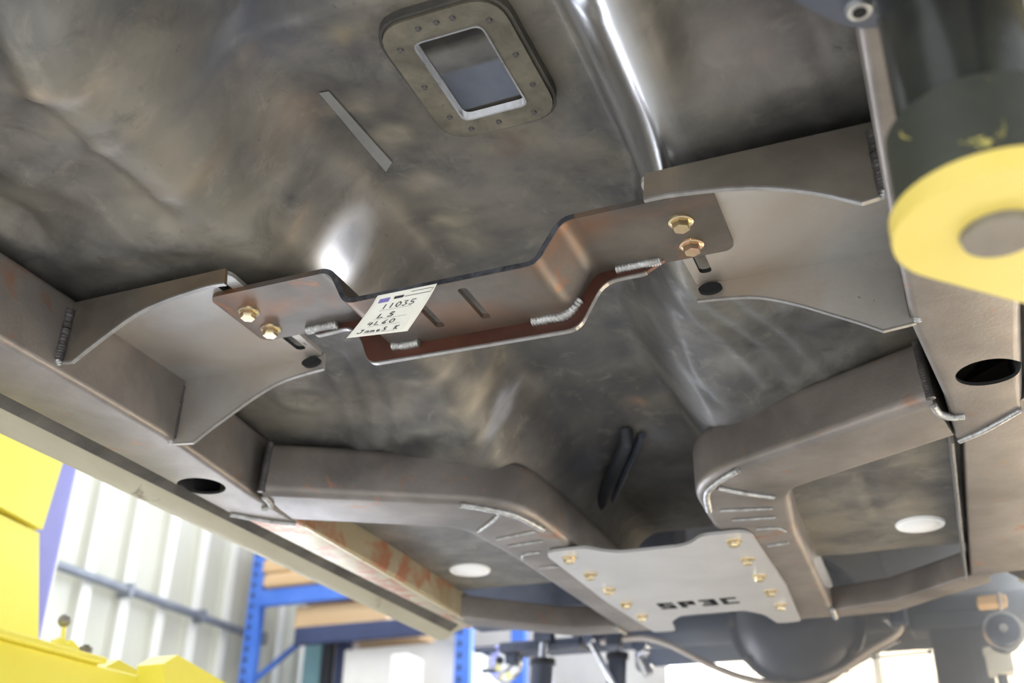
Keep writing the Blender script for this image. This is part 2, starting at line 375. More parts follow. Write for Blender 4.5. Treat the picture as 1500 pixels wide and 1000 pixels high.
STAINS_SHADE = [  # stains and painted shadow spots mapped onto the sheet: position, radius (m), stretch angle/ratio, colour, strength
 (95, 145, .020, .5, (.42, .38, .33), .8), (50, 138, .018, .5, (.42, .34, .25), .8), (95, 185, .030, .4, (.36, .32, .25), .7), (140, 215, .02, .5, (.40, .37, .33), .6),
 (240, 275, .025, .6, (.36, .30, .24), .6), (300, 250, .02, .6, (.36, .29, .22), .6), (440, 160, .03, .7, (.26, .20, .16), .7), (350, 50, .05, .7, (.09, .09, .11), .7), (400, 60, .05, .7, (.10, .10, .12), .6),
 (510, 55, .014, 1, (.36, .29, .16), .7), (525, 70, .012, 1, (.07, .07, .10), .8), (560, 40, .016, 1, (.08, .06, .05), .7), (520, 150, .022, .7, (.42, .37, .28), .7), (570, 200, .022, .7, (.44, .39, .30), .7), (615, 265, .024, .7, (.42, .37, .29), .7), (660, 320, .022, .7, (.44, .40, .28), .7),
 (690, 350, .02, .7, (.42, .38, .27), .6), (750, 208, .022, 1, (.14, .10, .08), .7), (830, 240, .02, 1, (.12, .11, .10), .6), (800, 300, .03, 1, (.15, .14, .13), .5), (720, 270, .03, 1, (.28, .26, .23), .6), (850, 340, .03, .8, (.10, .10, .10), .6),
 (640, 555, .04, .6, (.40, .36, .30), .6), (590, 600, .05, .6, (.33, .31, .28), .6), (690, 590, .035, .6, (.46, .40, .30), .8), (735, 600, .022, .5, (.36, .38, .44), .8), (625, 630, .03, .4, (.38, .36, .32), .6), (660, 545, .02, .5, (.08, .08, .09), .6),
 (430, 605, .03, 1, (.30, .28, .24), .7), (425, 600, .013, 1, (.12, .11, .10), .7), (490, 600, .03, .7, (.28, .27, .24), .5), (350, 640, .03, .4, (.07, .06, .05), .8), (620, 655, .06, .3, (.03, .03, .03), .9), (500, 650, .05, .3, (.05, .05, .05), .8),  # dark entries near the cross tube: its shadow painted into the sheet
 (930, 590, .016, 1, (.36, .22, .14), .7), (915, 510, .022, 1, (.05, .05, .06), .8), (900, 470, .02, 1, (.06, .06, .07), .8), (960, 560, .02, 1, (.08, .08, .10), .7), (830, 600, .06, 1, (.10, .10, .12), .7), (800, 450, .04, 1, (.11, .11, .12), .6), (860, 680, .05, 1, (.08, .08, .10), .7),
 (1075, 500, .012, .4, (.05, .05, .055), .95), (1110, 505, .013, .4, (.05, .05, .055), .95), (1150, 503, .013, .4, (.05, .05, .055), .95), (1195, 490, .014, .5, (.05, .05, .055), .9), (1205, 508, .012, .5, (.05, .05, .055), .9), (1080, 470, .03, .5, (.26, .26, .23), .5), (1080, 530, .03, .5, (.30, .29, .27), .6),
 (970, 640, .03, 1, (.24, .24, .25), .6), (980, 700, .05, 1, (.20, .20, .22), .6), (1170, 500, .03, 1, (.2, .19, .18), .5), (1100, 60, .05, 1, (.24, .20, .19), .7), (1010, 90, .04, 1, (.26, .24, .21), .6), (1040, 180, .05, .5, (.13, .13, .12), .6), (1240, 170, .04, 1, (.07, .07, .07), .8), (1130, 190, .05, .4, (.06, .06, .06), .8),
 (60, 330, .03, .5, (.16, .14, .12), .5), (250, 370, .05, .4, (.05, .05, .045), .7), (120, 400, .04, .4, (.06, .055, .05), .7), (360, 320, .04, .5, (.30, .28, .23), .6), (430, 350, .02, .5, (.34, .28, .21), .6), (20, 280, .03, 1, (.26, .25, .20), .5)]  # dark entries by the left bracket: shadow painted as colour
sp_ = []
for px_, py_, r_s, ra_, c_s, k_s in STAINS_SHADE:
    d_ = (R @ Vector(((px_ - 750) / FPX, -(py_ - 500) / FPX, -1))).normalized(); t_ = .5
    while t_ < 3.2:
        p_ = CAM + d_ * t_
        if p_.z > pan_z(p_.x, p_.y): break
        t_ += .004
    sp_.append((p_.x, p_.y, r_s, ra_, c_s, k_s))
d_ = (R @ Vector(((500 - 750) / FPX, -(368 - 500) / FPX, -1))).normalized(); t_ = .5
while t_ < 3:
    p_ = CAM + d_ * t_
    if p_.z > pan_z(p_.x, p_.y): break
    t_ += .003
PATCH = (p_.x, p_.y)
ca = pan.data.color_attributes.new('stain_shade', 'FLOAT_COLOR', 'POINT'); buf = []
for v in pan.data.vertices:
    x, y, z = v.co; A_ = 0; cr, cg, cb = .2, .19, .17
    wx = x + .016 * noise.noise(Vector((x * 38, y * 38, 1))) + .012 * noise.noise(Vector((x * 15, y * 15, 4)))
    wy = y + .016 * noise.noise(Vector((x * 38, y * 38, 7))) + .012 * noise.noise(Vector((x * 15, y * 15, 8)))
    for sx, sy, sr, sa, scol, sk in sp_:
        dx, dy = wx - sx, (wy - sy) / max(.45, sa); dd = dx * dx + dy * dy
        if dd > (sr * 2.2) ** 2: continue
        a_ = sk * math.exp(-dd / (sr * sr)) * (1 - A_ * .5)
        if a_ > .02:
            f_ = a_ / max(1e-6, A_ + a_); cr += (scol[0] - cr) * f_; cg += (scol[1] - cg) * f_; cb += (scol[2] - cb) * f_; A_ = min(1, A_ + a_)
    buf += [cr, cg, cb, A_ * (.75 + .5 * noise.noise(Vector((x * 60, y * 60, 2))))]
ca.data.foreach_set('color', buf)
sh_ = pan.data.attributes.new('highlight_mask', 'FLOAT', 'POINT'); pb = []
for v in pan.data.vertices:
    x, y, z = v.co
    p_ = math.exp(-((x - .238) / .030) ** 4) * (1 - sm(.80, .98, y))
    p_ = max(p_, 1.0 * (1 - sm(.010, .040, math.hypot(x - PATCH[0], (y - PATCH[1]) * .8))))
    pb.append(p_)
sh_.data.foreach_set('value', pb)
nt = M['pan'].node_tree; bs = nt.nodes['Principled BSDF']; src = bs.inputs['Base Color'].links[0].from_socket
at_ = nt.nodes.new('ShaderNodeAttribute'); at_.attribute_name = 'stain_shade'; mx = nt.nodes.new('ShaderNodeMix'); mx.data_type = 'RGBA'
nt.links.new(at_.outputs['Alpha'], mx.inputs[0]); nt.links.new(src, mx.inputs[6]); nt.links.new(at_.outputs['Color'], mx.inputs[7]); nt.links.new(mx.outputs[2], bs.inputs['Base Color'])
bpn = [n for n in nt.nodes if n.type == 'BUMP'][0]
pa2 = nt.nodes.new('ShaderNodeAttribute'); pa2.attribute_name = 'highlight_mask'; mr = nt.nodes.new('ShaderNodeMapRange'); mr.inputs[3].default_value = .28; mr.inputs[4].default_value = 0
nt.links.new(pa2.outputs['Fac'], mr.inputs[0]); nt.links.new(mr.outputs[0], bpn.inputs['Strength'])
# light band and patch on the tunnel painted in: glossier, paler metal
pa = nt.nodes.new('ShaderNodeAttribute'); pa.attribute_name = 'highlight_mask'
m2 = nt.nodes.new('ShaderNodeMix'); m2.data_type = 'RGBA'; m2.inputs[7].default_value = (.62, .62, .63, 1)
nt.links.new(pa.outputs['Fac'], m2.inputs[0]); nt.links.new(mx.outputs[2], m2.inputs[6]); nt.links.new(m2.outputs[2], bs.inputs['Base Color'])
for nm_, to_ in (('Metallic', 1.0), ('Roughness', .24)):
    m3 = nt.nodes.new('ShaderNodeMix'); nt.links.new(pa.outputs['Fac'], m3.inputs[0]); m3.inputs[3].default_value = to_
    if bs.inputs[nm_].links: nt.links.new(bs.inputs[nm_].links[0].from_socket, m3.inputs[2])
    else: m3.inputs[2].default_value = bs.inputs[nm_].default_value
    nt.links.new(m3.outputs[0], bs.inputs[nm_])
# shifter opening: ring flange with raised inner lip
def slab(outer, inner, z0, z1):
    bm = bmesh.new(); n = len(outer); vs = []
    for loop, z in ((outer, z0), (inner, z0), (inner, z1), (outer, z1)):
        vs.append([bm.verts.new((p[0], p[1], z)) for p in loop])
    for a in range(4):
        A, B = vs[a], vs[(a + 1) % 4]
        for i in range(n): bm.faces.new((A[i], A[(i + 1) % n], B[(i + 1) % n], B[i]))
    return bm
def rrect(a, b, c, d, r, seg=6): return rounded([(a, c), (b, c), (b, d), (a, d)], r, seg)
zr = 2.208
outer = rrect(.018, .142, .628, .802, .034); inner = rrect(HX0, HX1, HY0, HY1, .010)
ring = obj('shifter_ring', slab(outer, inner, zr, zr + .004), M['ring'], body, 40); place(body, ring)
ring['label'] = 'brownish riveted flange around the shifter opening'
lip = obj('opening_lip', slab(rrect(HX0 - .001, HX1 + .001, HY0 - .001, HY1 + .001, .010), rrect(HX0 + .001, HX1 - .001, HY0 + .001, HY1 - .001, .009), zr - .001, zr + .008), M['sawn_lip'], body, 40); place(body, lip)
g = slab(rrect(.014, .146, .624, .806, .038), rrect(.0175, .1425, .6275, .8025, .034), zr + .003, zr + .03)
gq = obj('ring_seam', g, M['groove'], body, 40); place(body, gq)
scr = None
for x, y in [(.032, .66), (.030, .715), (.034, .765), (.060, .641), (.095, .640), (.125, .655), (.131, .705), (.131, .75), (.117, .789), (.078, .790), (.047, .79), (.079, .6400)]:
    if scr is None:
        b2 = bmesh.new(); cyl(b2, (0, 0, -.0015), (0, 0, .001), .0026, .0034, 12)
        scr = obj('rivet', b2, M['weld_dark'], ring, 40); s_ = scr
    else: s_ = scr.copy(); C.objects.link(s_)
    s_.location = (x - 0, y - 0, zr)
    s_.matrix_parent_inverse = ring.matrix_world.inverted() if False else Matrix.Identity(4)
# far tunnel brace
qa, qb = P(918, 648, z=2.135), P(868, 762, z=2.105)
bm = bmesh.new(); tube(bm, [qa + Vector((0, 0, .02)), qa, qb, qb + Vector((0, 0, .02))], .011, 10); o = obj('tunnel_brace', bm, M['black_rubber'], body, 50); place(body, o)
bm = bmesh.new(); tube(bm, [qa + Vector((.022, .01, .012)), qb + Vector((.022, .01, .012))], .006, 8); o = obj('tunnel_brace', bm, M['axle'], body, 50); place(body, o)
# sills: vertical drop, underside and pinch flange, both sides
for s in (-1, 1):
    q = [(s * .545, 2.085), (s * .552, 2.022), (s * .582, 2.012), (s * .604, 1.999), (s * .616, 1.997), (s * .640, 2.04), (s * .66, 2.13), (s * .66, 2.24), (s * .600, 2.24), (s * .59, 2.12)]
    o = obj('sill', prism([(x, 0, z) for x, z in q], (0, .1, 0), (0, 2.02, 0)), M['sill'], body, 30); place(body, o)
    o = obj('sill_groove', prism([(x, 0, z) for x, z in [(s * .535, 2.03), (s * .572, 2.005), (s * .580, 2.012), (s * .545, 2.05)]], (0, .1, 0), (0, 1.98, 0)), M['groove'], body); place(body, o)
for a, b in HOLES:  # white discs set in the holes imitate daylight showing through
    bm = bmesh.new(); zz = floor_z(b) - .002
    cyl(bm, (a, b, zz - .001), (a, b, zz + .004), .0375, .040, 32); cyl(bm, (a, b, zz - .004), (a, b, zz - .001), .026, .030, 32)
    o = obj('daylight_disc', bm, M['disc_white'], body, 40); place(body, o); o['label'] = 'bright white round disc standing for daylight in the rear floor hole'
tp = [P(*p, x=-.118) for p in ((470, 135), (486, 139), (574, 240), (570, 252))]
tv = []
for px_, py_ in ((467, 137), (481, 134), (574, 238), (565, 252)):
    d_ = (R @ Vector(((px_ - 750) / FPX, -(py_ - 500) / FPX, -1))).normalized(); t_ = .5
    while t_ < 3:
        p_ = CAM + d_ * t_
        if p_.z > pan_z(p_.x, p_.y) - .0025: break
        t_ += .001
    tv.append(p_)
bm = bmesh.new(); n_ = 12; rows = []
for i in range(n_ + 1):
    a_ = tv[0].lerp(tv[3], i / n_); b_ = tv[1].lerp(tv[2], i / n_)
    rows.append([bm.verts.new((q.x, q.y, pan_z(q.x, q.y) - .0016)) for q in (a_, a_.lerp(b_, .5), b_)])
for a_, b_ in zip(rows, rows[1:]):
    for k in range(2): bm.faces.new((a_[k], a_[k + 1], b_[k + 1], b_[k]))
o = obj('pale_strip', bm, M['strip_grey'], body); place(body, o); o['label'] = 'pale grey straight strip on the tunnel wall'  # thin pale grey strip laid along the tunnel wall
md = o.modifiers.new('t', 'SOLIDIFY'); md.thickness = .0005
# cabin roof and its bows, seen through the opening
bm = bmesh.new(); box(bm, (-.62, .0, 3.2), (.62, 2.9, 3.215)); o = obj('roof_skin', bm, M['cabin'], body); place(body, o)
for yy in (.9, 1.55, 2.2):
    o = obj('roof_bow', bbox((-.6, yy, 3.13), (.6, yy + .08, 3.2), .01), M['groove'], body); place(body, o)
for s in (-1, 1):
    o = obj('roof_rail', bbox((s * .60, 0, 3.02), (s * .68, 2.9, 3.2), .02), M['cabin'], body); place(body, o)
# rear underbody
bm = bmesh.new(); box(bm, (-.62, 2.44, 2.36), (.66, 3.7, 2.375)); box(bm, (-.62, 3.69, 2.22), (.66, 3.7, 2.36))
o = obj('rear_floor', bm, M['axle'], body); place(body, o)
o = obj('rear_panel', bbox((-.74, 2.46, 2.118), (-.16, 2.60, 2.36), .02), M['axle'], body); place(body, o)
for s in (-1, 1):
    o = obj('rear_floor_bead', bbox((s * .3 - .03, 2.5, 2.345), (s * .3 + .03, 3.65, 2.362), .006), M['axle'], body); place(body, o)

# ------------------------------------------------------------ chassis frame
frame = thing('chassis_frame', 'welded box-tube car frame with rusty patches around the floor pan', 'car frame', (0, 1.2, 2.0))
def F(o): place(frame, o); return o
def loft(stations, z0, z1, name, parent=frame, m=None, bev=.009, cap=True):
    """box tube from stations ((inner x,y),(outer x,y)) with rounded long edges"""
    bm = bmesh.new(); rings = []
    for st_ in stations:
        a, b = Vector((*st_[0], 0)), Vector((*st_[1], 0)); zz0 = st_[2] if len(st_) > 2 else z0
        u = (b - a).normalized(); W = (b - a).length; H = z1 - zz0
        loop = rounded([(0, 0), (W, 0), (W, H), (0, H)], bev, 4)
        rings.append([bm.verts.new(a + u * p[0] + Vector((0, 0, zz0 + p[1]))) for p in loop])
    n = len(rings[0])
    for A, B in zip(rings, rings[1:]):
        for k in range(n): bm.faces.new((A[k], A[(k + 1) % n], B[(k + 1) % n], B[k]))
    if cap: bm.faces.new(list(reversed(rings[0]))); bm.faces.new(rings[-1])
    return obj(name, bm, m or M['rail'], parent, 35)
def mirror(st_, s): return [tuple([(s * p[0][0], p[0][1]), (s * p[1][0], p[1][1])] + list(p[2:])) for p in st_]
def dense(st_, k=5):
    out = []
    A = spline([(*p[0], 0) for p in st_], k); B = spline([(*p[1], 0) for p in st_], k)
    return [((a.x, a.y), (b.x, b.y)) for a, b in zip(A, B)]
for s in (-1, 1):
    rail = F(loft(mirror([((.428, .12), (.536, .12)), ((.432, .80), (.536, .80)), ((.437, 1.0), (.536, 1.0)), ((.459, 1.18), (.540, 1.18)), ((.467, 1.315), (.540, 1.235))], s), 2.0, 2.095, 'side_rail'))
    # hollow it and cut the access hole
    inn = loft(mirror([((.434, .10), (.530, .10)), ((.438, .80), (.530, .80)), ((.443, 1.0), (.530, 1.0)), ((.465, 1.18), (.534, 1.17)), ((.473, 1.30), (.534, 1.22))], s), 2.004, 2.091, 'c', None, M['rail_inside'], .004)
    b2 = bmesh.new(); cyl(b2, (s * .505, 1.125, 1.98), (s * .505, 1.125, 2.03), .033, n=32)
    for v in b2.verts: v.co.y = 1.125 + (v.co.y - 1.125) * 1.0
    hc = obj('c', b2, M['rail_inside'])
    rail.matrix_parent_inverse = Matrix.Identity(4); rail.parent = None
    carve(rail, [inn, hc]); rail.parent = frame; place(frame, rail)
    # thinner rear rail, with a turned-down inner lip
    F(loft(mirror([((.468, 1.28), (.536, 1.20)), ((.470, 1.65), (.532, 1.65)), ((.486, 1.95), (.525, 1.95)), ((.492, 2.03), (.520, 2.06))], s), 2.0015, 2.055, 'rear_rail', bev=.005, m=M['rusty_rail']) if s < 0 else
      loft(mirror([((.476, 1.28), (.62, 1.13)), ((.472, 1.65), (.62, 1.65)), ((.470, 1.97), (.62, 1.95))], s), 2.0015, 2.055, 'rear_rail', bev=.004))
    if s > 0:
        F(obj('rail_lip', prism([(0, 0, 0), (0, .35, 0), (0, .66, 0), (.003, .66, 0), (.003, 0, 0)], (.461, 1.31, 1.996), (0, 0, .05)), M['bright_edge'], frame))
    else:
        F(obj('rail_lip', prism([(-.465, 1.33, 0), (-.487, 1.96, 0), (-.490, 1.96, 0), (-.468, 1.33, 0)], (0, 0, 1.9985), (0, 0, .004)), M['pinch'], frame))
    # L-shaped cross tube that curves into the centre leg
    inn_ = rounded([(.445, 1.178), (.122, 1.352), (.114, 1.56), (.122, 2.185)], [0, .085, .05, 0], 9)
    out_ = rounded([(.466, 1.303), (.250, 1.425), (.232, 1.60), (.218, 2.185)], [0, .03, .05, 0], 9)
    ct = [((a.x, a.y), (b.x, b.y)) for a, b in zip(inn_, out_)]
    F(loft(mirror(ct, s), 2.0, 2.078, 'cross_tube', bev=.014))
    # rear brace between leg and rail
    F(loft(mirror([((.215, 2.135), (.215, 2.195)), ((.33, 2.10), (.33, 2.185)), ((.50, 1.93), (.50, 2.02))], s), 2.0, 2.045, 'rear_brace', bev=.004))
    # weld beads of this side
    wl_ = [
        ([(s * .441, 1.182, 2.078), (s * .4425, 1.180, 2.04), (s * .445, 1.180, 2.002)], .0055, 'weld_dark'),
        ([(s * .470, 1.312, 1.999), (s * .500, 1.283, 1.998), (s * .538, 1.238, 1.999)], .0035, 'weld'),
        ([(s * .446, 1.19, 1.999), (s * .452, 1.215, 1.998), (s * .463, 1.23, 1.998), (s * .478, 1.235, 1.999)], .0042, 'weld'),
        ([(s * .200, 1.318, 2.0), (s * .168, 1.348, 1.999), (s * .142, 1.39, 1.999), (s * .128, 1.465, 1.999)], .0048, 'weld'),
        ([(s * .160, 1.372, 1.9985), (s * .185, 1.40, 1.998), (s * .225, 1.44, 1.999)], .0035, 'weld'),
        ([(s * .142, 1.470, 1.999), (s * .215, 1.487, 1.999)], .0022, 'weld'),
        ([(s * .150, 1.520, 1.999), (s * .212, 1.528, 1.999)], .0020, 'weld'),
        ([(s * .175, 1.575, 1.999), (s * .205, 1.58, 1.999), (s * .215, 1.60, 1.999)], .0022, 'weld'),
        ([(s * .176, 1.665, 1.999), (s * .210, 1.66, 1.999)], .0025, 'weld'),
        ([(s * .218, 2.12, 1.999), (s * .216, 2.19, 1.999)], .0045, 'weld'),
    ]
    for pts, r, mm in wl_: F(weld('weld_bead', pts, r, frame, M[mm]))

# transmission mount brackets: slotted plate with two arched flanges
ZP = 2.0845
def flange_outline(s, root, low, y):
    if low == 'near':
        c = [(.225, 2.070), (.249, 2.071), (.297, 2.066), (.338, 2.056), (.384, 2.031), (.415, 2.0115), (.434, 2.0135)] if s < 0 else [(.230, 2.060), (.262, 2.059), (.326, 2.049), (.376, 2.031), (.413, 2.0105), (.434, 2.0135)]
    else:
        c = [(.230, 2.067), (.262, 2.064), (.295, 2.058), (.330, 2.043), (.362, 2.025), (.388, 2.010), (.410, 1.996), (.441, 1.999)]
    top = [(c[-1][0], ZP + .004), (c[0][0] + .002, ZP + .004)]
    sp = spline([(a, 0, b) for a, b in c[:-1]], 3) + [Vector((c[-1][0], 0, c[-1][1]))]
    return [(s * p.x, y, p.z) for p in sp] + [(s * a, y, b) for a, b in top]
for s in (-1, 1):
    br = obj('mount_bracket', prism([(s * x, y, ZP) for x, y in rounded([(.225, .776), (.437, .776), (.443, .984), (.232, .984)], [.012, .001, .001, .012])], (0, 0, 0), (0, 0, .005)), M['bracket'], frame)
    b2 = bmesh.new(); prism([(s * (.247 + p[0]), .869 + p[1], ZP - .02) for p in rrect(-.0065, .0065, -.082, .088, .0062)], (0, 0, 0), (0, 0, .05), b2)
    c2 = obj('c', b2, M['rail_inside']); carve(br, [c2]); br.parent = frame; place(frame, br)
    br['label'] = 'pale slotted steel bracket with arched side flanges'
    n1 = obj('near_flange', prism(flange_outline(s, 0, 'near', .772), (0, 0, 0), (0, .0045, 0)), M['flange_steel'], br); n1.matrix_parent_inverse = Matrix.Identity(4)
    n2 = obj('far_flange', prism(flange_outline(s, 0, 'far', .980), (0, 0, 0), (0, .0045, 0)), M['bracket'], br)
    for nn in (n1, n2):
        nn.matrix_parent_inverse = Matrix.Identity(4)
    for low, y in (('near', .772), ('far', .980)):   # bright sawn lower edges
        cc = [Vector(p) for p in flange_outline(s, 0, low, y)][:-2]
        bm = bmesh.new(); A = []
        for p in cc: A.append([bm.verts.new(p + Vector((0, dy, dz))) for dy, dz in ((-.0003, -.0008), (.0048, -.0008), (.0048, .0012), (-.0003, .0012))])
        for a, b in zip(A, A[1:]):
            for k in range(4): bm.faces.new((a[k], a[(k + 1) % 4], b[(k + 1) % 4], b[k]))
        e = obj('sawn_edge', bm, M['bright_edge'], br)
    def W(pts, r, mm):
        weld('weld_bead', pts, r, br, M[mm])
    W([(s * .432, .770, 2.078), (s * .432, .770, 2.04), (s * .433, .770, 2.014)], .0068, 'weld_dark')
    W([(s * .433, .769, 2.016), (s * .431, .773, 2.009)], .0042, 'weld')
    W([(s * .442, .979, 2.078), (s * .442, .979, 2.04), (s * .443, .979, 2.004)], .0075, 'weld_dark')
    bm = bmesh.new(); cyl(bm, (s * .246, .9745, 2.0765), (s * .246, .9810, 2.0765), .0125, n=24)
    for v in bm.verts: v.co.z = 2.0765 + (v.co.z - 2.0765) * .5
    obj('relief_notch', bm, M['dark_void'], br)
    W([(s * .443, .977, 2.004), (s * .442, .981, 1.999)], .0042, 'weld')

# ------------------------------------------------------------ transmission crossmember
cross = thing('transmission_crossmember', 'bent rusty-brown steel crossmember bolted between the two arched brackets', 'crossmember', (0, .86, 2.08))
def Q(o): place(cross, o); return o
TH = .006
def fillet_path(pts, r):
    out = [Vector(pts[0])]
    for i in range(1, len(pts) - 1):
        p, a, b = Vector(pts[i]), Vector(pts[i - 1]), Vector(pts[i + 1])
        u, v = (a - p).normalized(), (b - p).normalized(); m = r
        for k in range(7):
            t = k / 6; out.append((p + u * m) * (1 - t) ** 2 + p * 2 * t * (1 - t) + (p + v * m) * t * t)
    out.append(Vector(pts[-1])); return out
low = fillet_path([(-.272, 2.079), (-.119, 2.079), (-.097, 2.0355), (.114, 2.0355), (.141, 2.079), (.286, 2.079)], .0115)
def offset(path, d):
    out = []
    for i, p in enumerate(path):
        t = (path[min(i + 1, len(path) - 1)] - path[max(i - 1, 0)]).normalized(); out.append(p + Vector((-t.y, t.x)) * d)
    return out
YN, YF = .805, .914
up = offset(low, TH)
bm = prism([(p.x, 0, p.y) for p in low] + [(p.x, 0, p.y) for p in reversed(up)], (0, YN, 0), (0, YF - YN, 0))
strip = obj('bent_strip', bm, M['strip'], cross, 30)
cuts = []
for sx, x in ((-1, -.272), (1, .286)):      # rounded end corners
    for sy, y in ((-1, YN), (1, YF)):
        q = [(x + sx * .002, y + sy * .002)]
        for k in range(7):
            t = k / 6 * PI / 2; q.append((x - sx * .012 + sx * .0122 * math.cos(t), y - sy * .012 + sy * .0122 * math.sin(t)))
        q.append((x - sx * .012, y + sy * .002)); q.insert(1, (x + sx * .002, y - sy * .012))
        cuts.append(obj('c', prism([(a, b, 2.06) for a, b in q], (0, 0, 0), (0, 0, .05)), M['strip']))
for x in (-.0245, .0285):
    cuts.append(obj('c', prism([(x + p[0], .852 + p[1], 2.02) for p in rrect(-.0052, .0052, -.033, .033, .005)], (0, 0, 0), (0, 0, .04)), M['strip']))
carve(strip, cuts); strip.parent = cross; Q(strip)
# dark/bright sheared front edge
bm = prism([(p.x, 0, p.y + .0003) for p in low[1:-1]] + [(p.x, 0, p.y - .0003) for p in reversed(up[1:-1])], (0, YN - .0006, 0), (0, .0006, 0))
Q(obj('sheared_edge', bm, M['cut_edge'], cross, 30))
# welded rib along the far edge
rb = rounded([(-.207, 2.079), (-.196, 2.070), (-.152, 2.0725), (-.137, 2.055), (-.124, 2.0205), (.121, 2.0175), (.149, 2.068), (.193, 2.0685), (.214, 2.079)], [0, .004, .012, .02, .012, .014, .016, .004, 0], 5)
rb = [(p.x, 0, p.y) for p in rb]
topc = [(p.x, 0, p.y + .001) for p in reversed(low) if -.205 < p.x < .213]
bm = prism(rb + topc, (0, .908, 0), (0, .005, 0)); Q(obj('welded_rib', bm, M['rib'], cross, 30))['label'] = 'dark red-brown rib along the far edge'
A = []
bm = bmesh.new()
for p in rb: A.append([bm.verts.new(Vector((p[0], 0, p[2])) + Vector((0, dy, dz))) for dy, dz in ((.9076, -.0010), (.9134, -.0010), (.9134, .0008), (.9076, .0008))])
for a, b in zip(A[2:-2], A[3:-2]):
    for k in range(4): bm.faces.new((a[k], a[(k + 1) % 4], b[(k + 1) % 4], b[k]))
Q(obj('rib_edge', bm, M['bright_edge'], cross))
def zl(x):
    for a, b in zip(low, low[1:]):
        if a.x <= x <= b.x: return a.y + (b.y - a.y) * (x - a.x) / max(1e-6, b.x - a.x)
    return 2.079
for xs, r in (([-.208, -.188, -.166], .0058), ([-.094, -.078, -.060], .0055), ([.070, .088, .108, .124], .0058), ([.163, .18, .198, .212], .0050)):
    Q(weld('weld_bead', [(x, .9055, zl(x) - .001) for x in xs], r, cross))
# flange bolts
def hexbolt(parent, m, x, y, z, s=1, name='flange_bolt', ang=.3):
    bm = bmesh.new(); n = 32
    prof = [(0, -.0012), (.0070, -.0012), (.0095, -.0022), (.0112, -.0016), (.0116, 0)]
    rings = [[bm.verts.new((r * s * math.cos(2 * PI * k / n), r * s * math.sin(2 * PI * k / n), zz * s)) for k in range(n)] for r, zz in prof[1:]]
    bm.faces.new(rings[0])
    for a, b in zip(rings, rings[1:]):
        for k in range(n): bm.faces.new((a[k], a[(k + 1) % n], b[(k + 1) % n], b[k]))
    h = [(.0082 * s, -.0010 * s), (.0082 * s, -.0075 * s), (.0074 * s, -.0088 * s)]
    hr = [[bm.verts.new((r * math.cos(PI * k / 3 + ang), r * math.sin(PI * k / 3 + ang), zz)) for k in range(6)] for r, zz in h]
    for a, b in zip(hr, hr[1:]):
        for k in range(6): bm.faces.new((a[k], a[(k + 1) % 6], b[(k + 1) % 6], b[k]))
    bm.faces.new(hr[-1])
    b2 = [bm.verts.new((.0045 * s * math.cos(2 * PI * k / 12), .0045 * s * math.sin(2 * PI * k / 12), zz * s)) for zz in (0, .018) for k in range(12)]
    for k in range(12): bm.faces.new((b2[k], b2[(k + 1) % 12], b2[12 + (k + 1) % 12], b2[12 + k]))
    o = obj(name, bm, m, parent, 35); o.location = (x, y, z); return o
bolts = [(-.247, .846, 'zinc'), (-.247, .890, 'zinc'), (.247, .846, 'zinc'), (.247, .890, 'zinc_pink')]
for x, y, mm in bolts: Q(hexbolt(cross, M[mm], x, y, 2.079, 1.08, ang=.52))
for x in (-.247, .247):
    b2 = bmesh.new(); cyl(b2, (x, .846, 2.090), (x, .846, 2.098), .010, .008, 6); Q(obj('nut', b2, M['weld'], cross))

# ------------------------------------------------------------ centre plate with ten bolts
plate = thing('crossmember_plate', 'pale grey steel plate bolted under the two centre legs of the frame', 'plate', (0, 1.8, 1.994))
pl = []
half = [(.045, 1.608), (.070, 1.592), (.098, 1.560), (.158, 1.566), (.163, 1.60), (.120, 2.10), (.122, 2.168), (.108, 2.172), (.100, 2.095), (.075, 2.055)]
half = [(.050, 1.608), (.072, 1.592), (.092, 1.564), (.154, 1.564), (.166, 1.585), (.166, 1.90), (.150, 2.178), (.104, 2.178), (.092, 2.098), (.062, 2.052)]
outl = half + [(-x, y) for x, y in reversed(half)]
pr = rounded(outl, .012, 3)
po = obj('plate_sheet', prism([(p.x, p.y, 1.9935) for p in pr], (0, 0, 0), (0, 0, .005)), M['plate'], plate)
# lettering cut right through: S P 3-like E C
def bars(ch):
    W, H, t = .030, .046, .011
    B = {'S': [(0, 0, W, t), (0, 0, t, H / 2), (0, H / 2 - t / 2, W, H / 2 + t / 2), (W - t, H / 2, W, H), (0, H - t, W, H)],
         'P': [(0, 0, W, t), (0, 0, t, H), (W - t, 0, W, H / 2 + t / 2), (0, H / 2 - t / 2, W, H / 2 + t / 2)],
         '3': [(0, 0, W, t), (.006, H / 2 - t / 2, W, H / 2 + t / 2), (0, H - t, W, H), (W - t, 0, W, H)],
         'C': [(0, 0, W, t), (0, 0, t, H), (0, H - t, W, H)]}
    return B[ch]
lets = []
for i, ch in enumerate('SP3C'):
    bm = bmesh.new(); ox = -.082 + i * .0395
    for a, b, c, d in bars(ch):
        prism([(ox + a, 1.945 + b, 1.985), (ox + c, 1.945 + b, 1.985), (ox + c, 1.945 + d, 1.985), (ox + a, 1.945 + d, 1.985)], (0, 0, 0), (0, 0, .02), bm)
    # letter seen as dark recess
    lets.append(bm)
for ch, bm in zip('SPEC', lets):
    for v in bm.verts: v.co.z = 1.9930 if v.co.z < 1.99 else 1.9950
    l = obj('cut_letter', bm, M['dark_void'], plate); place(plate, l)
place(plate, po)
for s in (-1, 1):
    for k in range(5):
        b_ = hexbolt(plate, M['zinc'], s * .1345, 1.603 + k * .107, 1.9935, 1.08, ang=.3 + k * .4); place(plate, b_)

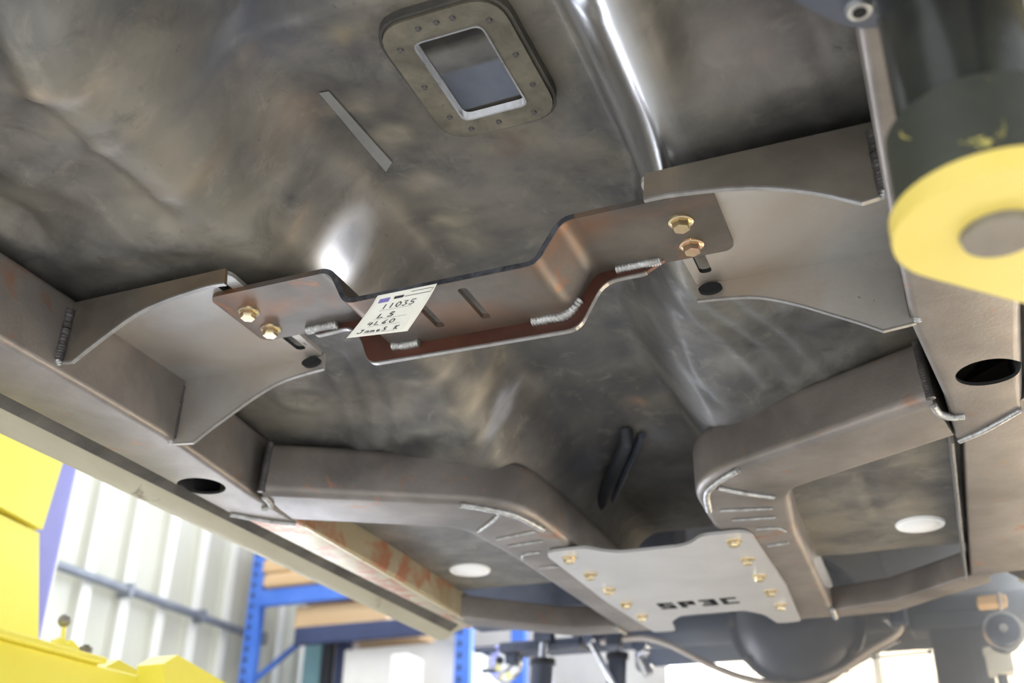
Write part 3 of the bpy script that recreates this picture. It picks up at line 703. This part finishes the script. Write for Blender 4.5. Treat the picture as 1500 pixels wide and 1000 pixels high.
# ------------------------------------------------------------ paper tag
tg = thing('paper_tag', 'cream paper job tag with handwriting hanging over the crossmember', 'tag', (-.04, .82, 2.03))
def TP(u, v, d=0):
    """u across, v down the tag; the sheet folds over the front edge and hangs slightly free"""
    tl, tr = Vector((-.056, .8035, 2.0365)), Vector((.0105, .8035, 2.0365))
    bl, br_ = Vector((-.113, .842, 2.0185)), Vector((-.044, .848, 2.0195))
    t = v; p = (tl * (1 - t) + bl * t) * (1 - u) + (tr * (1 - t) + br_ * t) * u
    sag = math.sin(PI * min(1, v)) * .004 + (.004 * u * (v ** 2))
    n = Vector((0.1, -.42, -.9)).normalized()
    c = -.006 * math.exp(-(v / .12) ** 2)
    return p + n * (sag + d + .0012) + Vector((0, c * .2, 0))
bm = bmesh.new(); NU, NV = 8, 24
for d in (0,):
    G = [[bm.verts.new(TP(i / NU, j / NV)) for j in range(NV + 1)] for i in range(NU + 1)]
    for i in range(NU):
        for j in range(NV): bm.faces.new((G[i][j], G[i + 1][j], G[i + 1][j + 1], G[i][j + 1]))
sh = obj('tag_sheet', bm, M['paper'], tg, 60); place(tg, sh)
md = sh.modifiers.new('t', 'SOLIDIFY'); md.thickness = .0003; md.offset = 1
def stroke(name, pts, wd, m):
    """handwritten pen line in tag coordinates (u right, v down, both 0..1)"""
    bm = bmesh.new()
    for line in pts:
        L_ = []
        for i, (u, v) in enumerate(line):
            a = line[max(0, i - 1)]; b = line[min(len(line) - 1, i + 1)]
            du, dv = (b[0] - a[0]), (b[1] - a[1]) * 1.25; n = math.hypot(du, dv) or 1
            ou, ov = -dv / n * wd, du / n * wd / 1.25
            L_.append((bm.verts.new(TP(u + ou, v + ov, .0004)), bm.verts.new(TP(u - ou, v - ov, .0004))))
        for (a, b), (c, d) in zip(L_, L_[1:]): bm.faces.new((a, b, d, c))
    o = obj(name, bm, m, tg); place(tg, o); return o
G_ = {  # glyphs in a unit cell: x right, y down
 '1': [[(.5, 0), (.45, 1)]], '0': [[(.5, 0), (.15, .3), (.15, .8), (.5, 1), (.85, .7), (.85, .25), (.5, 0)]],
 '3': [[(.1, .05), (.8, .05), (.4, .45), (.85, .7), (.5, 1), (.05, .9)]],
 '5': [[(.95, .0), (.25, .02), (.2, .45), (.75, .5), (.8, .8), (.4, 1), (.05, .9)]],
 'L': [[(.25, 0), (.1, 1), (.8, .95)]], 'S': [[(.85, .1), (.45, 0), (.3, .35), (.75, .6), (.6, .95), (.15, .95)], [(.8, .12), (.4, .05), (.35, .4), (.8, .62), (.6, 1)]],
 '4': [[(.35, 0), (.05, .6), (.9, .55)], [(.75, .1), (.55, 1)]], '6': [[(.75, 0), (.25, .5), (.2, .9), (.6, 1), (.75, .7), (.3, .6)]],
 'J': [[(.1, .05), (.9, 0)], [(.65, .02), (.5, .9), (.15, 1), (-.4, .8)]], 'a': [[(.8, .5), (.3, .5), (.15, .9), (.7, .9), (.8, .5), (.9, 1)]],
 'm': [[(.1, 1), (.2, .5), (.4, .6), (.45, 1), (.6, .5), (.8, .6), (.9, 1)]], 'e': [[(.2, .75), (.8, .65), (.6, .45), (.2, .7), (.4, 1), (.9, .9)]],
 's': [[(.8, .5), (.3, .6), (.8, .8), (.3, 1)]], 'K': [[(.3, 0), (.2, 1)], [(.95, 0), (.3, .55), (.85, 1)]], ' ': []}
def write(t, u, v, w_, h, wd=.008):
    L_ = []
    for i, ch in enumerate(t):
        for ln in G_[ch]: L_.append([(u + i * w_ + x * w_ * .8, v + y * h) for x, y in ln])
    stroke('handwriting', L_, wd * 1.35, M['ink'])
write('11035', .22, .215, .115, .10); write('LS', .26, .425, .16, .095, .010); write('4L60', .18, .60, .12, .095); write('JameS K', .14, .795, .095, .10, .008)
def rect(name, u0, v0, u1, v1, m): 
    bm = bmesh.new(); n = 4
    for i in range(n):
        a, b = u0 + (u1 - u0) * i / n, u0 + (u1 - u0) * (i + 1) / n
        bm.faces.new([bm.verts.new(TP(*q, .0003)) for q in ((a, v0), (b, v0), (b, v1), (a, v1))])
    o = obj(name, bm, m, tg); place(tg, o)
rect('printed_logo', .09, .085, .27, .165, M['print_purple']); rect('printed_logo', .34, .085, .50, .135, M['ink'])
stroke('printed_box', [[(.52, .12), (.95, .12), (.97, .05)], [(.6, .05), (.95, .05)]], .006, M['ink'])
for k, v in enumerate((.345, .55, .725, .92)):
    stroke('ruled_line', [[(.22 + .012 * i + .02 * (k % 2), v + .004 * (i % 2)) for i in range(46 if k < 3 else 44)]], .005, M['print_grey'])

# ------------------------------------------------------------ lift pad at upper right, close to the camera
AX, AY = .479, .502
la = thing('vehicle_lift_foot', 'yellow lift arm end with a black upright post, blurred at upper right', 'lift arm', (AX, AY, 1.80))
def LA(o): place(la, o); return o
cxy = Vector((AX, AY)); d45 = Vector((.72, .69)).normalized(); nn = Vector((-d45.y, d45.x)); rA = .0515
ol = []
for k in range(25):
    t = PI / 2 + k / 24 * PI; ol.append(cxy + d45 * (rA * math.cos(t)) + nn * (rA * math.sin(t)))
ol += [cxy + d45 * .55 - nn * (rA * 1.25), cxy + d45 * .55 + nn * (rA * 1.25)]
LA(obj('arm_plate', prism([(p.x, p.y, 1.80) for p in ol], (0, 0, 0), (0, 0, .012)), M['yellow'], la))
bm = bmesh.new(); cyl(bm, (AX, AY + .003, 1.796), (AX, AY + .003, 1.802), .0185, .020, 28); LA(obj('screw_end', bm, M['screw_steel'], la, 40))
bm = bmesh.new(); cyl(bm, (AX, AY, 1.812), (AX, AY, 1.862), .047, .046, 36); cyl(bm, (AX, AY, 1.862), (AX, AY, 1.867), .046, .040, 36); LA(obj('collar', bm, M['chipped_black'], la, 40))
bm = bmesh.new(); cyl(bm, (AX, AY, 1.862), (AX, AY, 1.985), .0375, .0375, 36); LA(obj('post', bm, M['black_paint'], la, 40))
sd = [P(*p, z=1.984) for p in ((1150, -60), (1163, 0), (1195, 18), (1235, 36), (1262, 42), (1292, 40), (1340, 60), (1500, 10), (1500, -60))]
LA(obj('saddle_plate', prism([tuple(p) for p in sd], (0, 0, 0), (0, 0, .014)), M['axle'], la))
q = P(1258, 11, z=1.984); bm = bmesh.new()
cyl(bm, q, q - Vector((0, 0, .004)), .0085, .0075, 20); LA(obj('saddle_bolt', bm, M['weld'], la, 40))
bm = bmesh.new(); cyl(bm, q - Vector((0, 0, .0035)), q - Vector((0, 0, .0045)), .0045, .0045, 16); LA(obj('bolt_socket', bm, M['dark_void'], la, 40))

# ------------------------------------------------------------ yellow lift at lower left
XL = -1.40
lc = thing('lift_column', 'yellow lift carriage with a violet-blue post edge at the left', 'lift column', (XL, 1.6, 0))
def LC(o): place(lc, o); return o
def yz(px, py, x=XL): p = P(px, py, x=x); return (0, p.y, p.z)
LC(obj('carriage_plate', prism([(0, 1.35, 2.50), yz(103, 640), yz(62, 775), yz(0, 742), (0, 1.35, yz(0, 742)[2] + .02)], (XL, 0, 0), (-.05, 0, 0)), M['yellow_lift'], lc))
LC(obj('carriage_plate', prism([yz(0, 750), yz(62, 780), yz(61, 960), (0, 1.7, 1.7), (0, 1.35, 1.7), (0, 1.35, yz(0, 750)[2])], (XL - .01, 0, 0), (-.04, 0, 0)), M['yellow_lift'], lc))
a_ = P(108, 690, x=XL - .06)
LC(obj('column_post', bbox((XL - .36, a_.y - .34, 0), (XL - .06, a_.y + .012, 3.4), .01), M['blue_column'], lc))
LC(obj('column_flange', bbox((XL - .07, a_.y + .008, 0), (XL - .062, a_.y + .014, 3.4), .002), M['wall_trim'], lc))
am = thing('lift_swing_arm', 'yellow horizontal lift arm across the bottom left corner', 'lift arm', (-1.1, 1.5, 1.8))
def AM(o): place(am, o); return o
t0, t1 = P(-60, 925, x=-1.0), P(232, 992, x=-1.0)
zt = (t0.z + t1.z) / 2
AM(obj('arm_beam', bbox((-1.14, t0.y - .25, zt - .16), (-1.0, t1.y - .03, zt), .006), M['yellow_lift'], am))
AM(obj('arm_top_plate', bbox((-1.15, t0.y - .25, zt), (-.985, t1.y - .16, zt + .012), .003), M['yellow_lift'], am))
e_ = [yz(200, 975, -1.0), yz(222, 962, -1.0), yz(300, 1006, -1.0), yz(300, 1060, -1.0), yz(205, 1060, -1.0)]
AM(obj('arm_end_block', prism(e_, (-1.0, 0, 0), (.06, 0, 0)), M['yellow_lift'], am))
AM(obj('arm_end_plate', prism(e_, (-1.12, 0, 0), (.04, 0, 0)), M['yellow_lift'], am))
tb = [yz(68, 968, -1.03), yz(74, 938, -1.03), yz(84, 934, -1.03), yz(90, 945, -1.03), yz(97, 938, -1.03), yz(106, 948, -1.03), yz(110, 975, -1.03)]
AM(obj('pin_bracket', prism(tb, (-1.03, 0, 0), (.014, 0, 0)), M['yellow_lift'], am))
kn = thing('lock_pin', 'small dark ball-headed lock pin standing on the yellow arm', 'pin', tuple(P(92, 962, x=-1.045)))
k0, k1 = P(90, 962, x=-1.045), P(94, 909, x=-1.045)
bm = bmesh.new(); cyl(bm, k0, k1, .0035, .0035, 10); o = obj('stem', bm, M['yellow_lift'], kn, 40); place(kn, o)
bm = bmesh.new(); bmesh.ops.create_uvsphere(bm, u_segments=20, v_segments=12, radius=.0115, matrix=Matrix.Translation(k1)); o = obj('ball', bm, M['screw_steel'], kn, 60); place(kn, o)
nt_ = thing('lock_nut', 'squat dark steel nut beside the lock pin on the yellow arm', 'nut', tuple(P(124, 957, x=-1.045)))
n0 = P(124, 958, x=-1.045); bm = bmesh.new(); cyl(bm, n0 - Vector((0, 0, .02)), n0 + Vector((0, 0, .012)), .0125, .012, 18); o = obj('nut_body', bm, M['screw_steel'], nt_, 40); place(nt_, o)
bm = bmesh.new(); cyl(bm, n0 + Vector((0, 0, .010)), n0 + Vector((0, 0, .016)), .007, .006, 12); o = obj('nut_pin', bm, M['weld_dark'], nt_, 40); place(nt_, o)

# ------------------------------------------------------------ blue pallet rack with its load
YR = 6.3
rack = thing('pallet_rack', 'blue pallet racking with slotted uprights in front of the ribbed wall', 'rack', (-3.4, YR, 0))
def RK(o): place(rack, o); return o
def rx(px, py): return P(px, py, y=YR)
ups = [rx(368, 910).x, rx(676, 960).x]
slot = None
for ux in ups:
    for dy in (0, .95):
        u = RK(obj('upright', bbox((ux - .055, YR + dy, 0), (ux + .055, YR + dy + .07, 5.0), .008), M['rack_blue'], rack))
        if dy == 0:
            for k in range(22):
                zz = 2.35 + k * .075
                for dx in (-.025,):
                    if slot is None:
                        slot = obj('slot', bbox((-.028, -.003, -.018), (-.002, .003, .018), .002), M['navy'], u); s_ = slot
                    else: s_ = slot.copy(); C.objects.link(s_); s_.parent = u
                    s_.location = (ux, YR, zz)
z1_ = rx(430, 872).z; z2_ = rx(560, 922).z
for zz, mm in ((z1_, 'rack_blue'), (z2_, 'navy')):
    for dy in (-.02, .97):
        RK(obj('cross_beam', bbox((ups[0] + (.05 if mm == 'rack_blue' else .38), YR + dy, zz - .06), (ups[1] - .05, YR + dy + .05, zz + .06), .008), M[mm], rack))
bm = bmesh.new(); cyl(bm, (ups[0] + .02, YR + .08, z1_ - .55), (ups[0] + .02, YR + .9, z1_ + .02), .022, n=10); RK(obj('brace', bm, M['rack_blue'], rack))
ux2 = rx(466, 950).x
RK(obj('upright', bbox((ux2 - .05, YR + .3, 0), (ux2 + .05, YR + .37, z1_ - .1), .008), M['navy'], rack))
def crate(name, label, cat, a, b, m, planks=0, group=None):
    t = thing(name, label, cat, ((a[0] + b[0]) / 2, (a[1] + b[1]) / 2, a[2]), group)
    o = obj('body', bbox(a, b, .01), M[m], t); place(t, o)
    for k in range(planks):
        z0_ = a[2] + (b[2] - a[2]) * (k + .1) / planks; z1__ = a[2] + (b[2] - a[2]) * (k + .85) / planks
        o = obj('plank', bbox((a[0] - .01, a[1] - .015, z0_), (b[0] + .01, a[1] + .003, z1__), .004), M[m], t); place(t, o)
    return t
zt_ = z1_ + .065
crate('wooden_pallet', 'light wooden pallet lying on the upper blue beam', 'pallet', (ups[0] + .10, YR - .03, zt_), (ups[0] + .95, YR + .9, zt_ + .10), 'wood', 1)
crate('wooden_crate', 'tan wooden crate on the pallet at the left of the rack', 'crate', (ups[0] + .06, YR, zt_ + .11), (ups[0] + .50, YR + .8, zt_ + .45), 'wood', 3)
crate('plywood_box', 'wide brown box between the rack beams', 'box', (rx(425, 905).x, YR + .05, z2_ + .06), (rx(560, 905).x, YR + .8, z1_ - .07), 'wood')
crate('teal_panel', 'upright teal panel leaning inside the rack', 'panel', (rx(385, 960).x, YR + .5, 0), (rx(412, 960).x, YR + .56, z1_ - .10), 'teal')
crate('black_board', 'narrow black board standing beside the teal panel', 'board', (rx(413, 960).x, YR + .5, 0), (rx(428, 960).x, YR + .56, z1_ - .10), 'black_rubber')
crate('white_sheet', 'pale sheet material standing upright in the rack', 'sheet', (rx(430, 960).x, YR + .52, 0), (rx(463, 960).x, YR + .56, z1_ - .12), 'pale')
crate('large_carton', 'large pale carton under the dark blue beam', 'carton', (rx(492, 960).x, YR + .1, 1.9), (rx(658, 960).x, YR + .9, z2_ - .09), 'pale')
crate('narrow_carton', 'narrow white carton standing before the large pale one', 'carton', (rx(598, 985).x, YR - .25, 1.9), (rx(622, 985).x, YR - .02, rx(610, 968).z), 'wall_trim')

# ------------------------------------------------------------ rear axle and suspension, all far out of focus
ax = thing('rear_axle', 'dark rear axle housing with a big round cover behind the plate', 'axle', (.06, 3.1, 2.2))
def AXL(o): place(ax, o); return o
c_ = P(1165, 905, y=3.0)
def lathe(name, prof, loc, m, par, n=40, axis='Y'):
    bm = bmesh.new(); rings = []
    for r, h in prof:
        rings.append([bm.verts.new((r * math.cos(2 * PI * k / n), h, r * math.sin(2 * PI * k / n)) if axis == 'Y' else (r * math.cos(2 * PI * k / n), r * math.sin(2 * PI * k / n), h)) for k in range(n)])
    for a, b in zip(rings, rings[1:]):
        for k in range(n): bm.faces.new((a[k], a[(k + 1) % n], b[(k + 1) % n], b[k]))
    bm.faces.new(rings[0]); bm.faces.new(rings[-1])
    for v in bm.verts: v.co += Vector(loc)
    return obj(name, bm, M[m], par, 40)
AXL(lathe('differential_cover', [(.03, -.09), (.10, -.075), (.15, -.03), (.165, 0), (.185, .0), (.185, .02), (.16, .05), (.12, .16)], c_, 'axle', ax))
bm = bmesh.new(); cyl(bm, (-.62, c_.y + .06, c_.z), (.66, c_.y + .06, c_.z), .042, n=20); AXL(obj('axle_tube', bm, M['axle'], ax, 40))
for k in range(10):
    t = k * PI / 5; o = hexbolt(ax, M['screw_steel'], 0, 0, 0, 1.0, name='cover_bolt'); o.rotation_euler = (-PI / 2, 0, 0)
    o.location = c_ + Vector((.174 * math.cos(t), -.001, .174 * math.sin(t))); place(ax, o)
sb = thing('sway_bar', 'pale bowed bar sweeping below the dark rear axle cover', 'bar', tuple(P(1150, 990, y=2.65)))
bm = bmesh.new(); tube(bm, spline([P(*p, y=2.65) for p in ((880, 940), (940, 934), (985, 946), (1040, 974), (1095, 994), (1160, 1004), (1225, 985), (1270, 955), (1316, 925), (1316, 900))], 6), .0085, 10)
o = obj('bar', bm, M['bar_tan'], sb, 60); place(sb, o)
for p in ((1316, 905), (900, 938)):
    q = P(*p, y=2.65); o = obj('bushing', bbox(q - Vector((.02, .02, .02)), q + Vector((.02, .02, .02)), .006), M['axle'], sb); place(sb, o)
def rod(name, label, cat, a, b, r, m, y=2.8, group=None, eye=True):
    A, B = P(*a, y=y), P(*b, y=y + .03); t = thing(name, label, cat, tuple(B), group)
    bm = bmesh.new(); cyl(bm, A, B, r, n=12); o = obj('rod', bm, M[m], t, 40); place(t, o)
    if eye:
        for q in (A, B):
            bm = bmesh.new(); cyl(bm, q - Vector((0, r * 1.6, 0)), q + Vector((0, r * 1.6, 0)), r * 1.7, n=16); o = obj('rod_end', bm, M[m], t, 40); place(t, o)
rod('brake_line', 'thin bright metal line running down to the right below the frame', 'line', (1295, 907), (1317, 925), .003, 'chrome')
rod('brake_line', 'long thin silver line slanting below the frame towards the axle', 'line', (1240, 982), (1316, 938), .0035, 'chrome')
rod('brake_line', 'near-level silver line with a bright end at lower right', 'line', (1280, 963), (1362, 955), .003, 'chrome')
rod('control_arm', 'silver diagonal arm going down right beside the dark post', 'control arm', (862, 936), (905, 1012), .0085, 'chrome')
rod('tie_rod', 'slim shining rod standing right of the diagonal arm', 'rod', (938, 945), (944, 975), .012, 'chrome')
def shock(label, top, bot, r, y=2.85):
    A, B = P(*top, y=y), P(*bot, y=y); t = thing('shock_absorber', label, 'shock absorber', tuple(B))
    m_ = A.lerp(B, .32)
    for nm, a, b, rr, mm in (('mount_eye', A + Vector((-.025, 0, .01)), A + Vector((.025, 0, .01)), .022, 'axle'), ('piston_rod', A, m_, r * .45, 'chrome'), ('cylinder_body', m_, B, r, 'axle'), ('dust_collar', m_ + Vector((0, 0, .008)), m_ - Vector((0, 0, .008)), r * 1.15, 'black_rubber')):
        bm = bmesh.new(); cyl(bm, a, b, rr, n=20); o = obj(nm, bm, M[mm], t, 40); place(t, o)
shock('dark shock absorber hanging below the left rear frame corner', (797, 938), (790, 1040), .032)
shock('black shock absorber below the frame just left of the plate corner', (905, 925), (902, 1040), .027)
pt = thing('spring_perch', 'dark wide bracket spanning above the left shock absorber', 'bracket', tuple(P(785, 945, y=2.9)))
q = P(800, 947, y=2.9); o = obj('perch_plate', bbox(q - Vector((.13, .05, .018)), q + Vector((.12, .05, .012)), .008), M['axle'], pt); place(pt, o)
o = obj('perch_tab', bbox(q - Vector((.12, .03, .05)), q + Vector((-.08, .03, -.01)), .006), M['axle'], pt); place(pt, o)
hb = thing('wheel_hub', 'bright round metal hub disc left of the left shock absorber', 'hub', tuple(P(738, 968, y=2.9)))
q = P(738, 970, y=2.9)
o = lathe('hub_disc', [(.012, -.03), (.030, -.028), (.034, -.01), (.052, -.006), (.055, .01), (.03, .02)], q, 'chrome', hb, 30); place(hb, o)
bm = bmesh.new(); cyl(bm, q + Vector((.0, -.034, .0)), q + Vector((0, -.02, 0)), .011, n=16); o = obj('hub_nut', bm, M['black_rubber'], hb, 40); place(hb, o)
for k, p in enumerate(((705, 953), (716, 982))):
    A = P(*p, y=2.88); bm = bmesh.new(); cyl(bm, A - Vector((.02, 0, 0)), A + Vector((.05, 0, 0)), .006, n=10)
    o = obj('wheel_stud', bm, M['axle'], hb, 40); place(hb, o)
cl = thing('caliper', 'small white-silver casting right of the black shock absorber', 'caliper', tuple(P(944, 972, y=2.75)))
A, B = P(938, 962, y=2.75), P(950, 988, y=2.75); bm = bmesh.new(); cyl(bm, A, B, .012, .015, 16); o = obj('casting', bm, M['chrome'], cl, 40); place(cl, o)
A = P(946, 955, y=2.74); bm = bmesh.new(); bmesh.ops.create_uvsphere(bm, u_segments=14, v_segments=8, radius=.008, matrix=Matrix.Translation(A)); o = obj('bleed_cap', bm, M['chrome'], cl, 60); place(cl, o)
# right rear corner
bh = thing('rear_hub', 'dark round hub with a bright rim at the lower right corner', 'hub', tuple(P(1470, 925, y=2.7)))
q = P(1470, 925, y=2.7); o = lathe('hub_drum', [(.012, -.035), (.034, -.03), (.04, 0), (.04, .05)], q, 'axle', bh, 30); place(bh, o)
o = lathe('hub_rim', [(.036, -.012), (.044, -.012), (.044, .0), (.036, .0)], q, 'chrome', bh, 30); place(bh, o)
bm = bmesh.new(); cyl(bm, q + Vector((0, -.045, 0)), q + Vector((0, -.02, 0)), .009, n=12); o = obj('hub_stud', bm, M['weld'], bh, 40); place(bh, o)
cx_ = thing('wood_block', 'pale tan wood block wedged above the hub at lower right', 'block', tuple(P(1452, 882, y=2.5)))
q = P(1453, 882, y=2.5); o = obj('block', bbox(q - Vector((.03, .03, .010)), q + Vector((.03, .03, .010)), .006), M['wood'], cx_); place(cx_, o)
o = obj('block_strap', bbox(q + Vector((.012, -.034, -.013)), q + Vector((.020, .034, .013)), .002), M['bar_tan'], cx_); place(cx_, o)
ls = thing('jack_stand', 'tall blue-grey stand below the right rear frame corner', 'stand', tuple(P(1400, 1000, y=3.0)))
for nm, a, b, ww in (('stand_leg', (1392, 925), (1392, 1100), .05), ('stand_leg', (1432, 925), (1432, 1100), .02)):
    A, B = P(*a, y=3.0), P(*b, y=3.0); o = obj(nm, bbox((A.x - ww, 2.96, 0), (A.x + ww, 3.04, A.z), .006), M['axle'], ls); place(ls, o)
A = P(1405, 915, y=3.0); o = obj('stand_head', bbox(A - Vector((.12, .06, .02)), A + Vector((.12, .06, .03)), .01), M['axle'], ls); place(ls, o)
wb = thing('white_box', 'small white box at the bottom below the dark hub', 'box', tuple(P(1464, 975, y=2.9)))
q = P(1464, 970, y=2.9); o = obj('box_body', bbox(q - Vector((.03, .03, .03)), q + Vector((.03, .03, .022)), .006), M['wall_trim'], wb); place(wb, o)
bm = bmesh.new(); cyl(bm, (q.x, q.y, 0), (q.x, q.y, q.z - .03), .012, n=12); o = obj('box_post', bm, M['axle'], wb, 40); place(wb, o)
o = obj('box_lid', bbox(q + Vector((-.033, -.033, .022)), q + Vector((.033, .033, .032)), .004), M['wall_trim'], wb); place(wb, o)

# ------------------------------------------------------------ scattering box added to imitate lens haze behind the car
hm = bpy.data.materials.new('glare'); hm.use_nodes = True; nt = hm.node_tree
nt.nodes.remove(nt.nodes['Principled BSDF']); vs_ = nt.nodes.new('ShaderNodeVolumeScatter')
vs_.inputs['Color'].default_value = (.68, .80, 1, 1); vs_.inputs['Density'].default_value = 1.05; vs_.inputs['Anisotropy'].default_value = .55
nt.links.new(vs_.outputs[0], nt.nodes['Material Output'].inputs['Volume'])
bm = bmesh.new(); box(bm, (-.25, 2.3, .3), (4.2, 7.9, 2.34))
hz = obj('lens_glare', bm, hm); tag(hz, 'pale blue-white haze of the lens, built as a volume behind the rear axle at lower right', 'glare'); hz['kind'] = 'stuff'
